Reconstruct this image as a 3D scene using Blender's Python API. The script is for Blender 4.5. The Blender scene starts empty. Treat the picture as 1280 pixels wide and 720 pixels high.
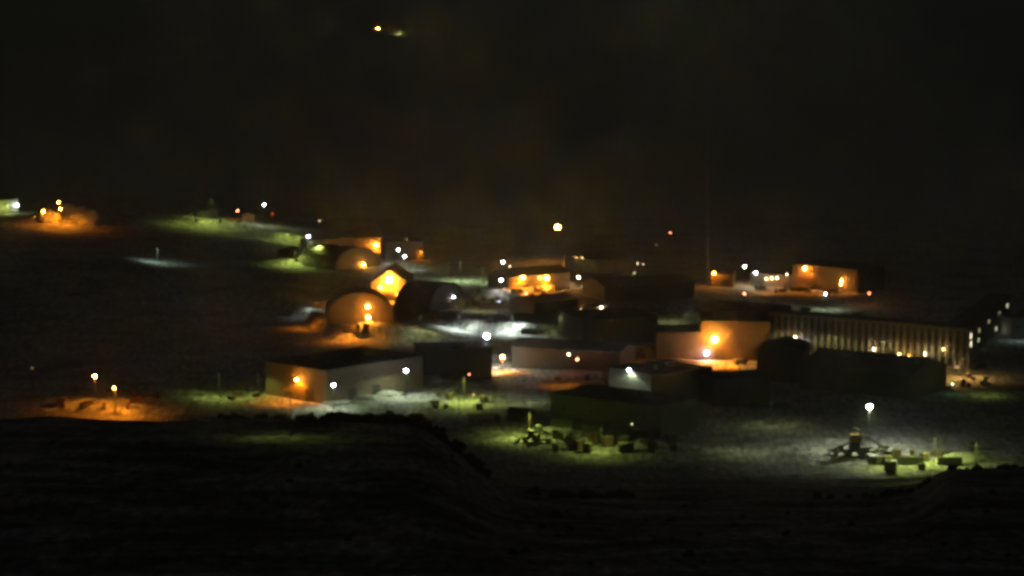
import bpy, bmesh, math, random
from mathutils import Vector, noise, Matrix

R = math.radians
rnd = random.Random(7)
scene = bpy.context.scene
col = scene.collection

# ------------------------------------------------------------------ camera
CAM_Z = 160.0
F = 3000.0                      # focal length in pixels of the 1280 wide photograph
PITCH = math.atan(370.0 / F)
cd = bpy.data.cameras.new('camera')
cd.sensor_width = 36.0
cd.lens = 36.0 * F / 1280.0
cd.clip_start = 1.0
cd.clip_end = 40000.0
cam = bpy.data.objects.new('camera', cd)
cam.location = (0, 0, CAM_Z)
cam.rotation_euler = (math.pi / 2 - PITCH, 0, 0)
col.objects.link(cam)
scene.camera = cam

# ------------------------------------------------------------------ world: polar night sky
w = bpy.data.worlds.new('World')
scene.world = w
w.use_nodes = True
nt = w.node_tree
bg = nt.nodes['Background']
sky = nt.nodes.new('ShaderNodeTexSky')
sky.sky_type = 'NISHITA'
sky.sun_disc = False
sky.sun_elevation = R(14)
sky.sun_rotation = R(200)
hs = nt.nodes.new('ShaderNodeHueSaturation')
hs.inputs['Saturation'].default_value = 0.12
nt.links.new(sky.outputs[0], hs.inputs['Color'])
nt.links.new(hs.outputs[0], bg.inputs['Color'])
SKY = 0.00115
bg.inputs['Strength'].default_value = SKY

# a very weak sun lamp, added as fill to the night
md = bpy.data.lights.new('fill_sun', 'SUN')
md.energy = 0.002
md.angle = R(10)
md.color = (1.0, 0.97, 0.92)
mo = bpy.data.objects.new('fill_sun', md)
mo.rotation_euler = (R(76), 0, R(-20))
col.objects.link(mo)

# ------------------------------------------------------------------ exposure and film
scene.view_settings.view_transform = 'Standard'
scene.view_settings.look = 'None'
scene.view_settings.exposure = 1.0
scene.view_settings.gamma = 1.0
scene.view_settings.use_curve_mapping = False
cy = scene.cycles
cy.use_denoising = True
cy.filter_width = 3.5             # a soft, cheap webcam lens
cy.max_bounces = 3
cy.diffuse_bounces = 2
cy.glossy_bounces = 1
cy.transmission_bounces = 1
cy.volume_bounces = 0
cy.use_light_tree = True
cy.use_adaptive_sampling = False
cy.sample_clamp_indirect = 0.2
cy.caustics_reflective = False
cy.caustics_refractive = False

# ------------------------------------------------------------------ helpers: pixels of the photograph to the world
SP, CP = math.sin(PITCH), math.cos(PITCH)

def ray(px, py):
    u, v = (px - 640.0) / F, (360.0 - py) / F
    return Vector((u, CP + v * SP, -SP + v * CP))

def lerp_list(pts, x):
    if x <= pts[0][0]: return pts[0][1]
    for (a, va), (b, vb) in zip(pts, pts[1:]):
        if x <= b: return va + (vb - va) * (x - a) / (b - a)
    return pts[-1][1]

def sm(t):
    t = min(1.0, max(0.0, t))
    return t * t * (3 - 2 * t)

def fx(px, py, z=0.0):            # a point on the level plane at height z
    d = ray(px, py)
    t = (z - CAM_Z) / d.z
    return Vector((0, 0, CAM_Z)) + d * t

YC = 600.0                        # the edge of the near slope, above the town
CREST_PX = [(-200, 524), (60, 524), (200, 524), (260, 522), (300, 525), (450, 525), (490, 525), (520, 528), (548, 545), (580, 572), (620, 604), (660, 618),
            (700, 622), (1000, 622), (1092, 622), (1140, 616), (1160, 604), (1172, 590), (1190, 585), (1300, 584), (1500, 582)]
CREST = []
for px_, py_ in CREST_PX:
    d_ = ray(px_, py_)
    t_ = YC / d_.y
    CREST.append((d_.x * t_, CAM_Z + d_.z * t_))
PROFILE = [(-400, 150), (0, 154), (60, 139), (150, 114), (350, 74)]

def hillz(x, y):                  # the ground rises to the left behind the town
    a = sm((-x - 40) / 330.0) * sm((y - 1050) / 500.0) * (1 - 0.7 * sm((y - 2200) / 1500.0))
    return 20.0 * a

# terraces: the ground drops towards the viewer along these lines of the photograph
TERR = []
def terrace(pts, drop, z=0.0, back=130.0):
    w_ = []
    for p in pts:
        q = fx(p[0], p[1], z)
        for _ in range(6):
            q = fx(p[0], p[1], hillz(q.x, q.y))
        w_.append((q.x, q.y))
    TERR.append((w_, drop, back))
terrace([(190, 270), (215, 273), (250, 283), (300, 288), (345, 297), (380, 307), (402, 310)], 4.0)
terrace([(350, 330), (372, 332), (412, 331)], 3.0, back=60)
terrace([(335, 374), (350, 384), (385, 402), (420, 420), (446, 424), (452, 417), (520, 425)], 5.0, back=90)
terrace([(140, 331), (195, 346), (258, 349)], 3.0, back=60)
terrace([(490, 392), (530, 400), (600, 412), (650, 415), (705, 418)], 4.0, back=90)
terrace([(40, 276), (70, 279), (132, 280)], 3.5, back=70)
terrace([(590, 372), (640, 370), (690, 364), (714, 358)], 3.0, back=80)
terrace([(90, 507), (125, 515), (170, 518), (205, 507)], 2.0, back=80)

def town(x, y):
    z = hillz(x, y)
    for pts, drop, back in TERR:
        if pts[0][0] - 40 < x < pts[-1][0] + 40:
            s = y - lerp_list(pts, x)
            if s > -8:
                lat = sm((x - pts[0][0] + 30) / 40.0) * sm((pts[-1][0] + 30 - x) / 40.0)
                z += drop * lat * sm((s + 6) / 7.0) * (1 - sm(s / back))
    if y < 2400:
        z += 0.9 * noise.noise((x / 70.0, y / 90.0, 3.1)) + 0.45 * noise.noise((x / 19.0, y / 23.0, 9.1))
    return z

def T(x, y):
    cz = lerp_list(CREST, x * YC / max(y, 300.0)) if y > 300 else lerp_list(CREST, x)
    if y <= YC:
        z = lerp_list(PROFILE + [(YC, cz)], y)
        if y > 200:
            z += 0.7 * (1.2 * noise.noise((x / 26.0, y / 30.0, 5.0)) + 0.6 * noise.noise((x / 8.0, y / 9.0, 2.0)))
        return z
    zt = town(x, y)
    k = 1 - (y - YC) / 185.0
    k = k if k > 0.12 else 0.12 * math.exp((k - 0.12) / 0.12) - 0.012
    if k <= 0: return zt
    k = max(0.0, k)
    return zt + (cz - zt) * k + 0.7 * k * (1.2 * noise.noise((x / 26.0, y / 30.0, 5.0)) + 0.6 * noise.noise((x / 8.0, y / 9.0, 2.0)))

def on(px, py, h=0.0, start=690.0):   # the point of the ground over which, h metres up, the pixel looks
    d = ray(px, py)
    o = Vector((0, 0, CAM_Z))
    t, step = start / d.y, 6.0
    lim = 14000.0
    while t < lim:
        p = o + d * t
        if p.z < T(p.x, p.y) + h:
            a, b = t - step, t
            for _ in range(24):
                m = 0.5 * (a + b)
                q = o + d * m
                if q.z < T(q.x, q.y) + h: b = m
                else: a = m
            q = o + d * b
            return Vector((q.x, q.y, T(q.x, q.y)))
        t += step
        if t > 2500: step = 20.0
    return fx(px, py)

# ------------------------------------------------------------------ materials
MATS = {}
def new_mat(name):
    m = bpy.data.materials.new(name)
    m.use_nodes = True
    n = m.node_tree.nodes
    return m, n, m.node_tree.links, n['Principled BSDF']

def paint(name, c, rough=0.6, metal=0.0, ribs=0.0, snow=0.0, var=0.35, scale=0.6):
    """weathered paint or sheet metal: blotches, streaks, optional ribs and wind-packed snow"""
    if name in MATS: return MATS[name]
    m, n, l, b = new_mat(name)
    tc = n.new('ShaderNodeTexCoord')
    no = n.new('ShaderNodeTexNoise'); no.inputs['Scale'].default_value = scale; no.inputs['Detail'].default_value = 6
    l.new(tc.outputs['Object'], no.inputs['Vector'])
    mp = n.new('ShaderNodeMapping'); mp.inputs['Scale'].default_value = (2.2, 2.2, 0.18)
    l.new(tc.outputs['Object'], mp.inputs['Vector'])
    st = n.new('ShaderNodeTexNoise'); st.inputs['Scale'].default_value = 1.3; st.inputs['Detail'].default_value = 4
    l.new(mp.outputs[0], st.inputs['Vector'])
    mu = n.new('ShaderNodeMath'); mu.operation = 'MULTIPLY'
    l.new(no.outputs[0], mu.inputs[0]); l.new(st.outputs[0], mu.inputs[1])
    cr = n.new('ShaderNodeValToRGB')
    cr.color_ramp.elements[0].position = 0.08; cr.color_ramp.elements[1].position = 0.45
    lo = [x * (1 - var) for x in c]; hi = [min(1, x * (1 + var * 0.5)) for x in c]
    cr.color_ramp.elements[0].color = (*lo, 1); cr.color_ramp.elements[1].color = (*hi, 1)
    l.new(mu.outputs[0], cr.inputs[0])
    out = cr.outputs[0]
    if snow > 0:
        s2 = n.new('ShaderNodeTexNoise'); s2.inputs['Scale'].default_value = 0.16; s2.inputs['Detail'].default_value = 8; s2.inputs['Roughness'].default_value = 0.65
        l.new(tc.outputs['Object'], s2.inputs['Vector'])
        r2 = n.new('ShaderNodeValToRGB')
        r2.color_ramp.elements[0].position = 0.62 - 0.3 * snow; r2.color_ramp.elements[1].position = 0.78 - 0.3 * snow
        l.new(s2.outputs[0], r2.inputs[0])
        mx = n.new('ShaderNodeMix'); mx.data_type = 'RGBA'
        l.new(r2.outputs[0], mx.inputs['Factor']); l.new(out, mx.inputs[6]); mx.inputs[7].default_value = (0.66, 0.68, 0.7, 1)
        out = mx.outputs[2]
    l.new(out, b.inputs['Base Color'])
    b.inputs['Roughness'].default_value = rough
    b.inputs['Metallic'].default_value = metal
    if ribs > 0:
        wv = n.new('ShaderNodeTexWave'); wv.wave_type = 'BANDS'; wv.bands_direction = 'DIAGONAL'; wv.inputs['Scale'].default_value = ribs
        mp2 = n.new('ShaderNodeMapping'); mp2.inputs['Scale'].default_value = (1, 1, 0)
        l.new(tc.outputs['Object'], mp2.inputs['Vector']); l.new(mp2.outputs[0], wv.inputs['Vector'])
        bp = n.new('ShaderNodeBump'); bp.inputs['Strength'].default_value = 0.5; bp.inputs['Distance'].default_value = 0.12
        l.new(wv.outputs[1], bp.inputs['Height']); l.new(bp.outputs[0], b.inputs['Normal'])
    MATS[name] = m
    return m

def glow(c, s):
    key = ('glow', tuple(round(x, 3) for x in c), s)
    if key in MATS: return MATS[key]
    m, n, l, b = new_mat('lit_lens')
    b.inputs['Base Color'].default_value = (*[min(1, x) for x in c], 1)
    b.inputs['Emission Color'].default_value = (*c, 1)
    b.inputs['Emission Strength'].default_value = s
    m.cycles.emission_sampling = 'NONE'
    MATS[key] = m
    return m

def ground_mat():
    m, n, l, b = new_mat('snow_and_gravel')
    tc = n.new('ShaderNodeTexCoord')
    at = n.new('ShaderNodeAttribute'); at.attribute_name = 'snow'
    n1 = n.new('ShaderNodeTexNoise'); n1.inputs['Scale'].default_value = 0.035; n1.inputs['Detail'].default_value = 9; n1.inputs['Roughness'].default_value = 0.62
    n2 = n.new('ShaderNodeTexNoise'); n2.inputs['Scale'].default_value = 0.35; n2.inputs['Detail'].default_value = 6
    for q in (n1, n2): l.new(tc.outputs['Object'], q.inputs['Vector'])
    mps = n.new('ShaderNodeMapping'); mps.inputs['Scale'].default_value = (0.045, 0.07, 0.1); mps.inputs['Rotation'].default_value = (0, 0, 0.25)
    l.new(tc.outputs['Object'], mps.inputs['Vector'])
    n3 = n.new('ShaderNodeTexNoise'); n3.inputs['Scale'].default_value = 1.0; n3.inputs['Detail'].default_value = 6; n3.inputs['Distortion'].default_value = 0.6
    l.new(mps.outputs[0], n3.inputs['Vector'])
    a3 = n.new('ShaderNodeMath'); a3.operation = 'MULTIPLY_ADD'; a3.inputs[1].default_value = 0.9; a3.inputs[2].default_value = -0.45
    l.new(n3.outputs[0], a3.inputs[0])
    a1 = n.new('ShaderNodeMath'); a1.operation = 'MULTIPLY_ADD'; a1.inputs[1].default_value = 0.35
    l.new(n2.outputs[0], a1.inputs[0]); l.new(n1.outputs[0], a1.inputs[2])
    a2 = n.new('ShaderNodeMath'); a2.operation = 'ADD'
    a4 = n.new('ShaderNodeMath'); a4.operation = 'ADD'
    l.new(a1.outputs[0], a4.inputs[0]); l.new(a3.outputs[0], a4.inputs[1])
    l.new(a4.outputs[0], a2.inputs[0]); l.new(at.outputs['Fac'], a2.inputs[1])
    mpg = n.new('ShaderNodeMapping'); mpg.inputs['Scale'].default_value = (1.0, 0.22, 0.6)
    l.new(tc.outputs['Object'], mpg.inputs['Vector'])
    ng = n.new('ShaderNodeTexNoise'); ng.inputs['Scale'].default_value = 0.5; ng.inputs['Detail'].default_value = 3; ng.inputs['Roughness'].default_value = 0.7
    l.new(mpg.outputs[0], ng.inputs['Vector'])
    rg = n.new('ShaderNodeMapRange'); rg.inputs[1].default_value = 0.38; rg.inputs[2].default_value = 0.62; rg.inputs[3].default_value = 0.3; rg.inputs[4].default_value = 1.0
    l.new(ng.outputs[0], rg.inputs[0])
    mr = n.new('ShaderNodeMapRange'); mr.inputs[1].default_value = 0.85; mr.inputs[2].default_value = 1.25
    l.new(a2.outputs[0], mr.inputs[0])
    gr = n.new('ShaderNodeValToRGB')
    gr.color_ramp.elements[0].color = (0.035, 0.032, 0.03, 1); gr.color_ramp.elements[1].color = (0.10, 0.092, 0.085, 1)
    l.new(n2.outputs[0], gr.inputs[0])
    sn = n.new('ShaderNodeValToRGB')
    sn.color_ramp.elements[0].color = (0.6, 0.6, 0.6, 1); sn.color_ramp.elements[1].color = (0.88, 0.88, 0.9, 1)
    sn.color_ramp.elements[0].position = 0.3; sn.color_ramp.elements[1].position = 0.65
    l.new(n2.outputs[0], sn.inputs[0])
    mx = n.new('ShaderNodeMix'); mx.data_type = 'RGBA'
    l.new(mr.outputs[0], mx.inputs['Factor']); l.new(gr.outputs[0], mx.inputs[6]); l.new(sn.outputs[0], mx.inputs[7])
    mg = n.new('ShaderNodeVectorMath'); mg.operation = 'SCALE'
    l.new(mx.outputs[2], mg.inputs[0]); l.new(rg.outputs[0], mg.inputs['Scale'])
    l.new(mg.outputs[0], b.inputs['Base Color'])
    b.inputs['Roughness'].default_value = 0.85
    bp = n.new('ShaderNodeBump'); bp.inputs['Strength'].default_value = 0.7; bp.inputs['Distance'].default_value = 0.8
    l.new(n2.outputs[0], bp.inputs['Height']); l.new(bp.outputs[0], b.inputs['Normal'])
    return m

M_POLE = paint('galvanised_steel', (0.32, 0.32, 0.31), 0.5, 0.3)
M_WOOD = paint('weathered_wood', (0.16, 0.12, 0.08), 0.9)
M_DARK = paint('dark_metal', (0.05, 0.05, 0.052), 0.6)
M_BLACK = paint('rubber', (0.025, 0.025, 0.025), 0.9)
M_TAN = paint('tan_siding', (0.30, 0.24, 0.15), 0.6, ribs=2.0)
M_BROWN = paint('brown_siding', (0.17, 0.115, 0.07), 0.6, ribs=2.0, var=0.55)
M_GREEN = paint('green_siding', (0.20, 0.23, 0.16), 0.6, ribs=2.0)
M_GREY = paint('grey_siding', (0.36, 0.37, 0.36), 0.6, ribs=2.0)
M_PALE = paint('pale_siding', (0.6, 0.6, 0.56), 0.6, ribs=2.0)
M_DKSIDE = paint('dark_siding', (0.13, 0.12, 0.105), 0.7, ribs=2.0)
M_BAND = paint('window_band_panels', (0.12, 0.115, 0.09), 0.6)
M_DORM = paint('dormitory_siding', (0.5, 0.5, 0.4), 0.6, ribs=1.0)
M_ROOF = paint('dark_roof_metal', (0.13, 0.13, 0.125), 0.75, ribs=1.6, snow=0.2)
M_ROOFS = paint('snowy_roof_metal', (0.07, 0.07, 0.07), 0.75, ribs=1.6, snow=0.35)
M_DOOR = paint('door_paint', (0.06, 0.055, 0.05), 0.5)
M_TRIM = paint('trim_paint', (0.45, 0.42, 0.36), 0.5)
M_GLASS = paint('dark_glass', (0.03, 0.035, 0.04), 0.15)
M_YEL = paint('yellow_plant_paint', (0.42, 0.28, 0.04), 0.5)
M_WHITE = paint('white_paint', (0.75, 0.75, 0.72), 0.5)
M_RED = paint('red_paint', (0.30, 0.05, 0.03), 0.5)
M_BLUE = paint('blue_paint', (0.06, 0.10, 0.22), 0.5)
M_ROCK = paint('volcanic_rock', (0.06, 0.054, 0.05), 0.95, scale=0.9, var=0.6)
M_SNOW = paint('wind_packed_snow', (0.66, 0.67, 0.7), 0.85, var=0.2)

# ------------------------------------------------------------------ mesh builder
class MB:
    def __init__(self): self.bm = bmesh.new()
    def poly(self, pts): return self.bm.faces.new([self.bm.verts.new(p) for p in pts])
    def box(self, x0, x1, y0, y1, z0, z1, bev=0.0):
        v = [self.bm.verts.new(p) for p in ((x0, y0, z0), (x1, y0, z0), (x1, y1, z0), (x0, y1, z0), (x0, y0, z1), (x1, y0, z1), (x1, y1, z1), (x0, y1, z1))]
        fs = [self.bm.faces.new([v[i] for i in f]) for f in ((3, 2, 1, 0), (4, 5, 6, 7), (0, 1, 5, 4), (1, 2, 6, 5), (2, 3, 7, 6), (3, 0, 4, 7))]
        if bev > 0:
            es = set(e for f in fs for e in f.edges)
            bmesh.ops.bevel(self.bm, geom=list(es), offset=bev, segments=1, affect='EDGES')
        return self
    def obox(self, c, size, rot):     # a box turned by an euler
        n0 = len(self.bm.verts)
        self.box(-size[0] / 2, size[0] / 2, -size[1] / 2, size[1] / 2, -size[2] / 2, size[2] / 2)
        self.bm.verts.ensure_lookup_table()
        from mathutils import Euler
        m = Matrix.Translation(c) @ Euler(rot).to_matrix().to_4x4()
        for v in self.bm.verts[n0:]: v.co = m @ v.co
        return self
    def tube(self, p, q, r, n=8, r2=None):
        p, q = Vector(p), Vector(q)
        d = (q - p).normalized()
        a = d.orthogonal().normalized(); b = d.cross(a)
        r2 = r if r2 is None else r2
        A = [self.bm.verts.new(p + (a * math.cos(6.28318 * i / n) + b * math.sin(6.28318 * i / n)) * r) for i in range(n)]
        B = [self.bm.verts.new(q + (a * math.cos(6.28318 * i / n) + b * math.sin(6.28318 * i / n)) * r2) for i in range(n)]
        for i in range(n): self.bm.faces.new((A[i], A[(i + 1) % n], B[(i + 1) % n], B[i]))
        self.bm.faces.new(A[::-1]); self.bm.faces.new(B)
        return self
    def prism(self, poly, axis, a, b):   # poly: (u, z) pairs; swept along x or y from a to b
        f = (lambda u, z, t: (t, u, z)) if axis == 'x' else (lambda u, z, t: (u, t, z))
        A = [self.bm.verts.new(f(u, z, a)) for u, z in poly]
        B = [self.bm.verts.new(f(u, z, b)) for u, z in poly]
        n = len(poly)
        for i in range(n): self.bm.faces.new((A[i], A[(i + 1) % n], B[(i + 1) % n], B[i]))
        self.bm.faces.new(A[::-1]); self.bm.faces.new(B)
        return self
    def ball(self, c, r, seg=8, ring=5, sq=(1, 1, 1)):
        bmesh.ops.create_uvsphere(self.bm, u_segments=seg, v_segments=ring, radius=r,
                                  matrix=Matrix.Translation(c) @ Matrix.Diagonal((*sq, 1)))
        return self
    def build(self, name, mat, parent=None, loc=None, smooth=False):
        bmesh.ops.recalc_face_normals(self.bm, faces=self.bm.faces)
        me = bpy.data.meshes.new(name)
        self.bm.to_mesh(me); self.bm.free()
        me.materials.append(mat)
        if smooth:
            for p in me.polygons: p.use_smooth = True
        o = bpy.data.objects.new(name, me)
        if parent: o.parent = parent
        if loc: o.location = loc
        col.objects.link(o)
        return o

def tag(o, label, cat, group=None, kind=None):
    o['label'] = label; o['category'] = cat
    if group: o['group'] = group
    if kind: o['kind'] = kind
    return o

def thing(name, label, cat, loc, rz=0.0, group=None):
    o = bpy.data.objects.new(name, None)
    o.empty_display_size = 1.0
    o.location = loc; o.rotation_euler = (0, 0, rz)
    col.objects.link(o)
    return tag(o, label, cat, group)

def copy_thing(root, loc, rz, label=None):
    r = root.copy(); col.objects.link(r); r.location = loc; r.rotation_euler = (0, 0, rz)
    if label: r['label'] = label
    for ch in list(root.children):
        c = ch.copy(); col.objects.link(c); c.parent = r
        for g in list(ch.children):
            d = g.copy(); col.objects.link(d); d.parent = c
    return r

# ------------------------------------------------------------------ ground
def steps(segs):
    out = [segs[0][0]]
    for a, b, s in segs:
        n = max(1, round((b - a) / s))
        out += [a + (b - a) * (i + 1) / n for i in range(n)]
    return out
xs = steps([(-7000, -2500, 900), (-2500, -700, 200), (-700, -430, 30), (-430, 430, 4.0), (430, 700, 30), (700, 2500, 200), (2500, 7000, 900)])
ys = steps([(-300, 330, 35), (330, 560, 9), (560, 620, 4), (620, 760, 7), (760, 1750, 4.5), (1750, 2500, 30), (2500, 5000, 250), (5000, 14000, 900)])
bm = bmesh.new()
lay = bm.verts.layers.float.new('snow')
grid = []
for y in ys:
    row = []
    for x in xs:
        v = bm.verts.new((x, y, T(x, y)))
        if y < 640: s = 0.34                               # bare gravel of the near slope
        elif y < 780: s = 0.34 + 0.18 * (y - 640) / 140
        elif y < 1700: s = 0.52
        else: s = 0.9
        v[lay] = s
        row.append(v)
    grid.append(row)
for a, b in zip(grid, grid[1:]):
    for i in range(len(xs) - 1):
        bm.faces.new((a[i], a[i + 1], b[i + 1], b[i]))
me = bpy.data.meshes.new('ground')
bm.to_mesh(me); bm.free()
for p in me.polygons: p.use_smooth = True
me.materials.append(ground_mat())
ground = bpy.data.objects.new('ground', me)
ground['kind'] = 'structure'
col.objects.link(ground)

# ------------------------------------------------------------------ lamps
SOD = dict(light=(1.0, 0.26, 0.008), lens=(1.0, 0.38, 0.045))
LED = dict(light=(0.72, 0.90, 0.42), lens=(0.72, 0.74, 1.0))
MER = dict(light=(0.62, 0.78, 0.13), lens=(0.9, 1.0, 0.55))
STR = dict(light=(0.86, 1.0, 0.84), lens=(0.8, 0.85, 1.0))
AMB = dict(light=(1.0, 0.54, 0.12), lens=(1.0, 0.62, 0.2))
WRM = dict(light=(1.0, 0.5, 0.12), lens=(1.0, 0.74, 0.45))
RED = dict(light=(1.0, 0.10, 0.02), lens=(1.0, 0.22, 0.10))

def optics(ld, k):
    """street-lamp optics: more light sent out sideways, so that the pool on the ground is even"""
    ld.use_nodes = True
    t = ld.node_tree
    em = t.nodes['Emission']
    tc = t.nodes.new('ShaderNodeTexCoord')
    sx = t.nodes.new('ShaderNodeSeparateXYZ'); t.links.new(tc.outputs['Normal'], sx.inputs[0])
    ab = t.nodes.new('ShaderNodeMath'); ab.operation = 'ABSOLUTE'; t.links.new(sx.outputs['Z'], ab.inputs[0])
    mx = t.nodes.new('ShaderNodeMath'); mx.operation = 'MAXIMUM'; mx.inputs[1].default_value = 0.26; t.links.new(ab.outputs[0], mx.inputs[0])
    pw = t.nodes.new('ShaderNodeMath'); pw.operation = 'POWER'; pw.inputs[1].default_value = -k; t.links.new(mx.outputs[0], pw.inputs[0])
    t.links.new(pw.outputs[0], em.inputs['Strength'])

def pool(parent, loc, c, E, h, ang=146, k=2.4, blend=0.35):
    ld = bpy.data.lights.new('luminaire', 'SPOT')
    ld.energy = 4.2 * E * 4 * math.pi * h * h
    ld.color = c; ld.shadow_soft_size = 0.25
    ld.spot_size = R(ang); ld.spot_blend = blend
    optics(ld, k)
    o = bpy.data.objects.new('luminaire', ld)
    o.parent = parent; o.location = loc
    col.objects.link(o)
    return o

def bulb(parent, loc, c, P, size=0.3):
    ld = bpy.data.lights.new('luminaire', 'POINT')
    ld.energy = P; ld.color = c; ld.shadow_soft_size = size
    o = bpy.data.objects.new('luminaire', ld)
    o.parent = parent; o.location = loc
    col.objects.link(o)
    return o

def lamp_post(label, px, py, h, c, r=0.5, L=18, E=0.0, ang=150, k=1.5, hood=False, cat='lamp post', start=690.0, glowP=0.0, pole=M_POLE, name='lamp_post', toward=None, blend=1.0):
    """the lens sits where the photograph shows it, h metres over the ground"""
    b = on(px, py, h, start)
    t = thing(name, label, cat, b)
    if not hood and r >= 0.5 and L >= 14 and glowP == 0 and py > 100: glowP = 550 if c is SOD else 320
    if not hood: L = L * (5.0 if c is SOD else 3.0); r = r * (0.85 if py > 100 else 1.0)
    if not hood and L >= 40 and py > 100:
        E = max(E, 0.2 if c is not SOD else 0.1)
        if c is not SOD: ang = max(ang, 166)
    if hood and c is MER: E *= 1.15; ang = max(ang, 158)
    pole = M_DARK if (pole is M_POLE and abs(px - 628) > 0.2 and abs(px - 196) > 0.2) else pole  # most poles get a darker colour to look unlit beneath their lamp
    py0 = 2.2 if hood and L < 0.3 else (1.7 if hood else 0.45)
    m = MB(); m.tube((0, py0, -1.0), (0, py0, h + 0.25), 0.13, 8, 0.08); m.build('pole', M_DARK if hood and L < 0.3 else pole, t)
    m = MB(); m.box(-0.35, 0.35, py0 - 0.35, py0 + 0.35, -0.3, 0.12); m.build('pole_base', M_DARK, t)
    m = MB(); m.tube((0, py0, h + 0.2 if hood else h + r + 0.12), (0, -0.1, h + r + 0.12), 0.06, 6); m.build('lamp_arm', pole, t)
    if hood:
        m = MB(); m.prism([(-0.45, 0.02), (0.45, 0.02), (0.28, 0.28), (-0.28, 0.28)], 'y', -0.75, 0.3)
        hd = m.build('lamp_head', M_DARK, t, (0, 0, h))
        m = MB(); m.box(-0.34, 0.34, -0.66, 0.2, -0.10, 0.018); m.build('lens', glow(c['lens'], L), hd)
        z = h - 0.25
    else:
        m = MB(); m.tube((0, 0, r * 0.75), (0, 0, r * 0.75 + 0.22), r * 0.8, 8, 0.15)
        hd = m.build('lamp_head', M_DARK, t, (0, 0, h))
        m = MB(); m.ball((0, 0, 0), r, 8, 5); m.build('lens', glow(c['lens'], L), hd, smooth=True)
        z = h - r - 0.15
    if E > 0: pool(t, (0, -0.2, z), c['light'], E, h, ang, k, blend)
    if glowP > 0: bulb(t, (0, -r - 0.3, z + r * 0.5), c['light'], glowP)
    return t

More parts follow.
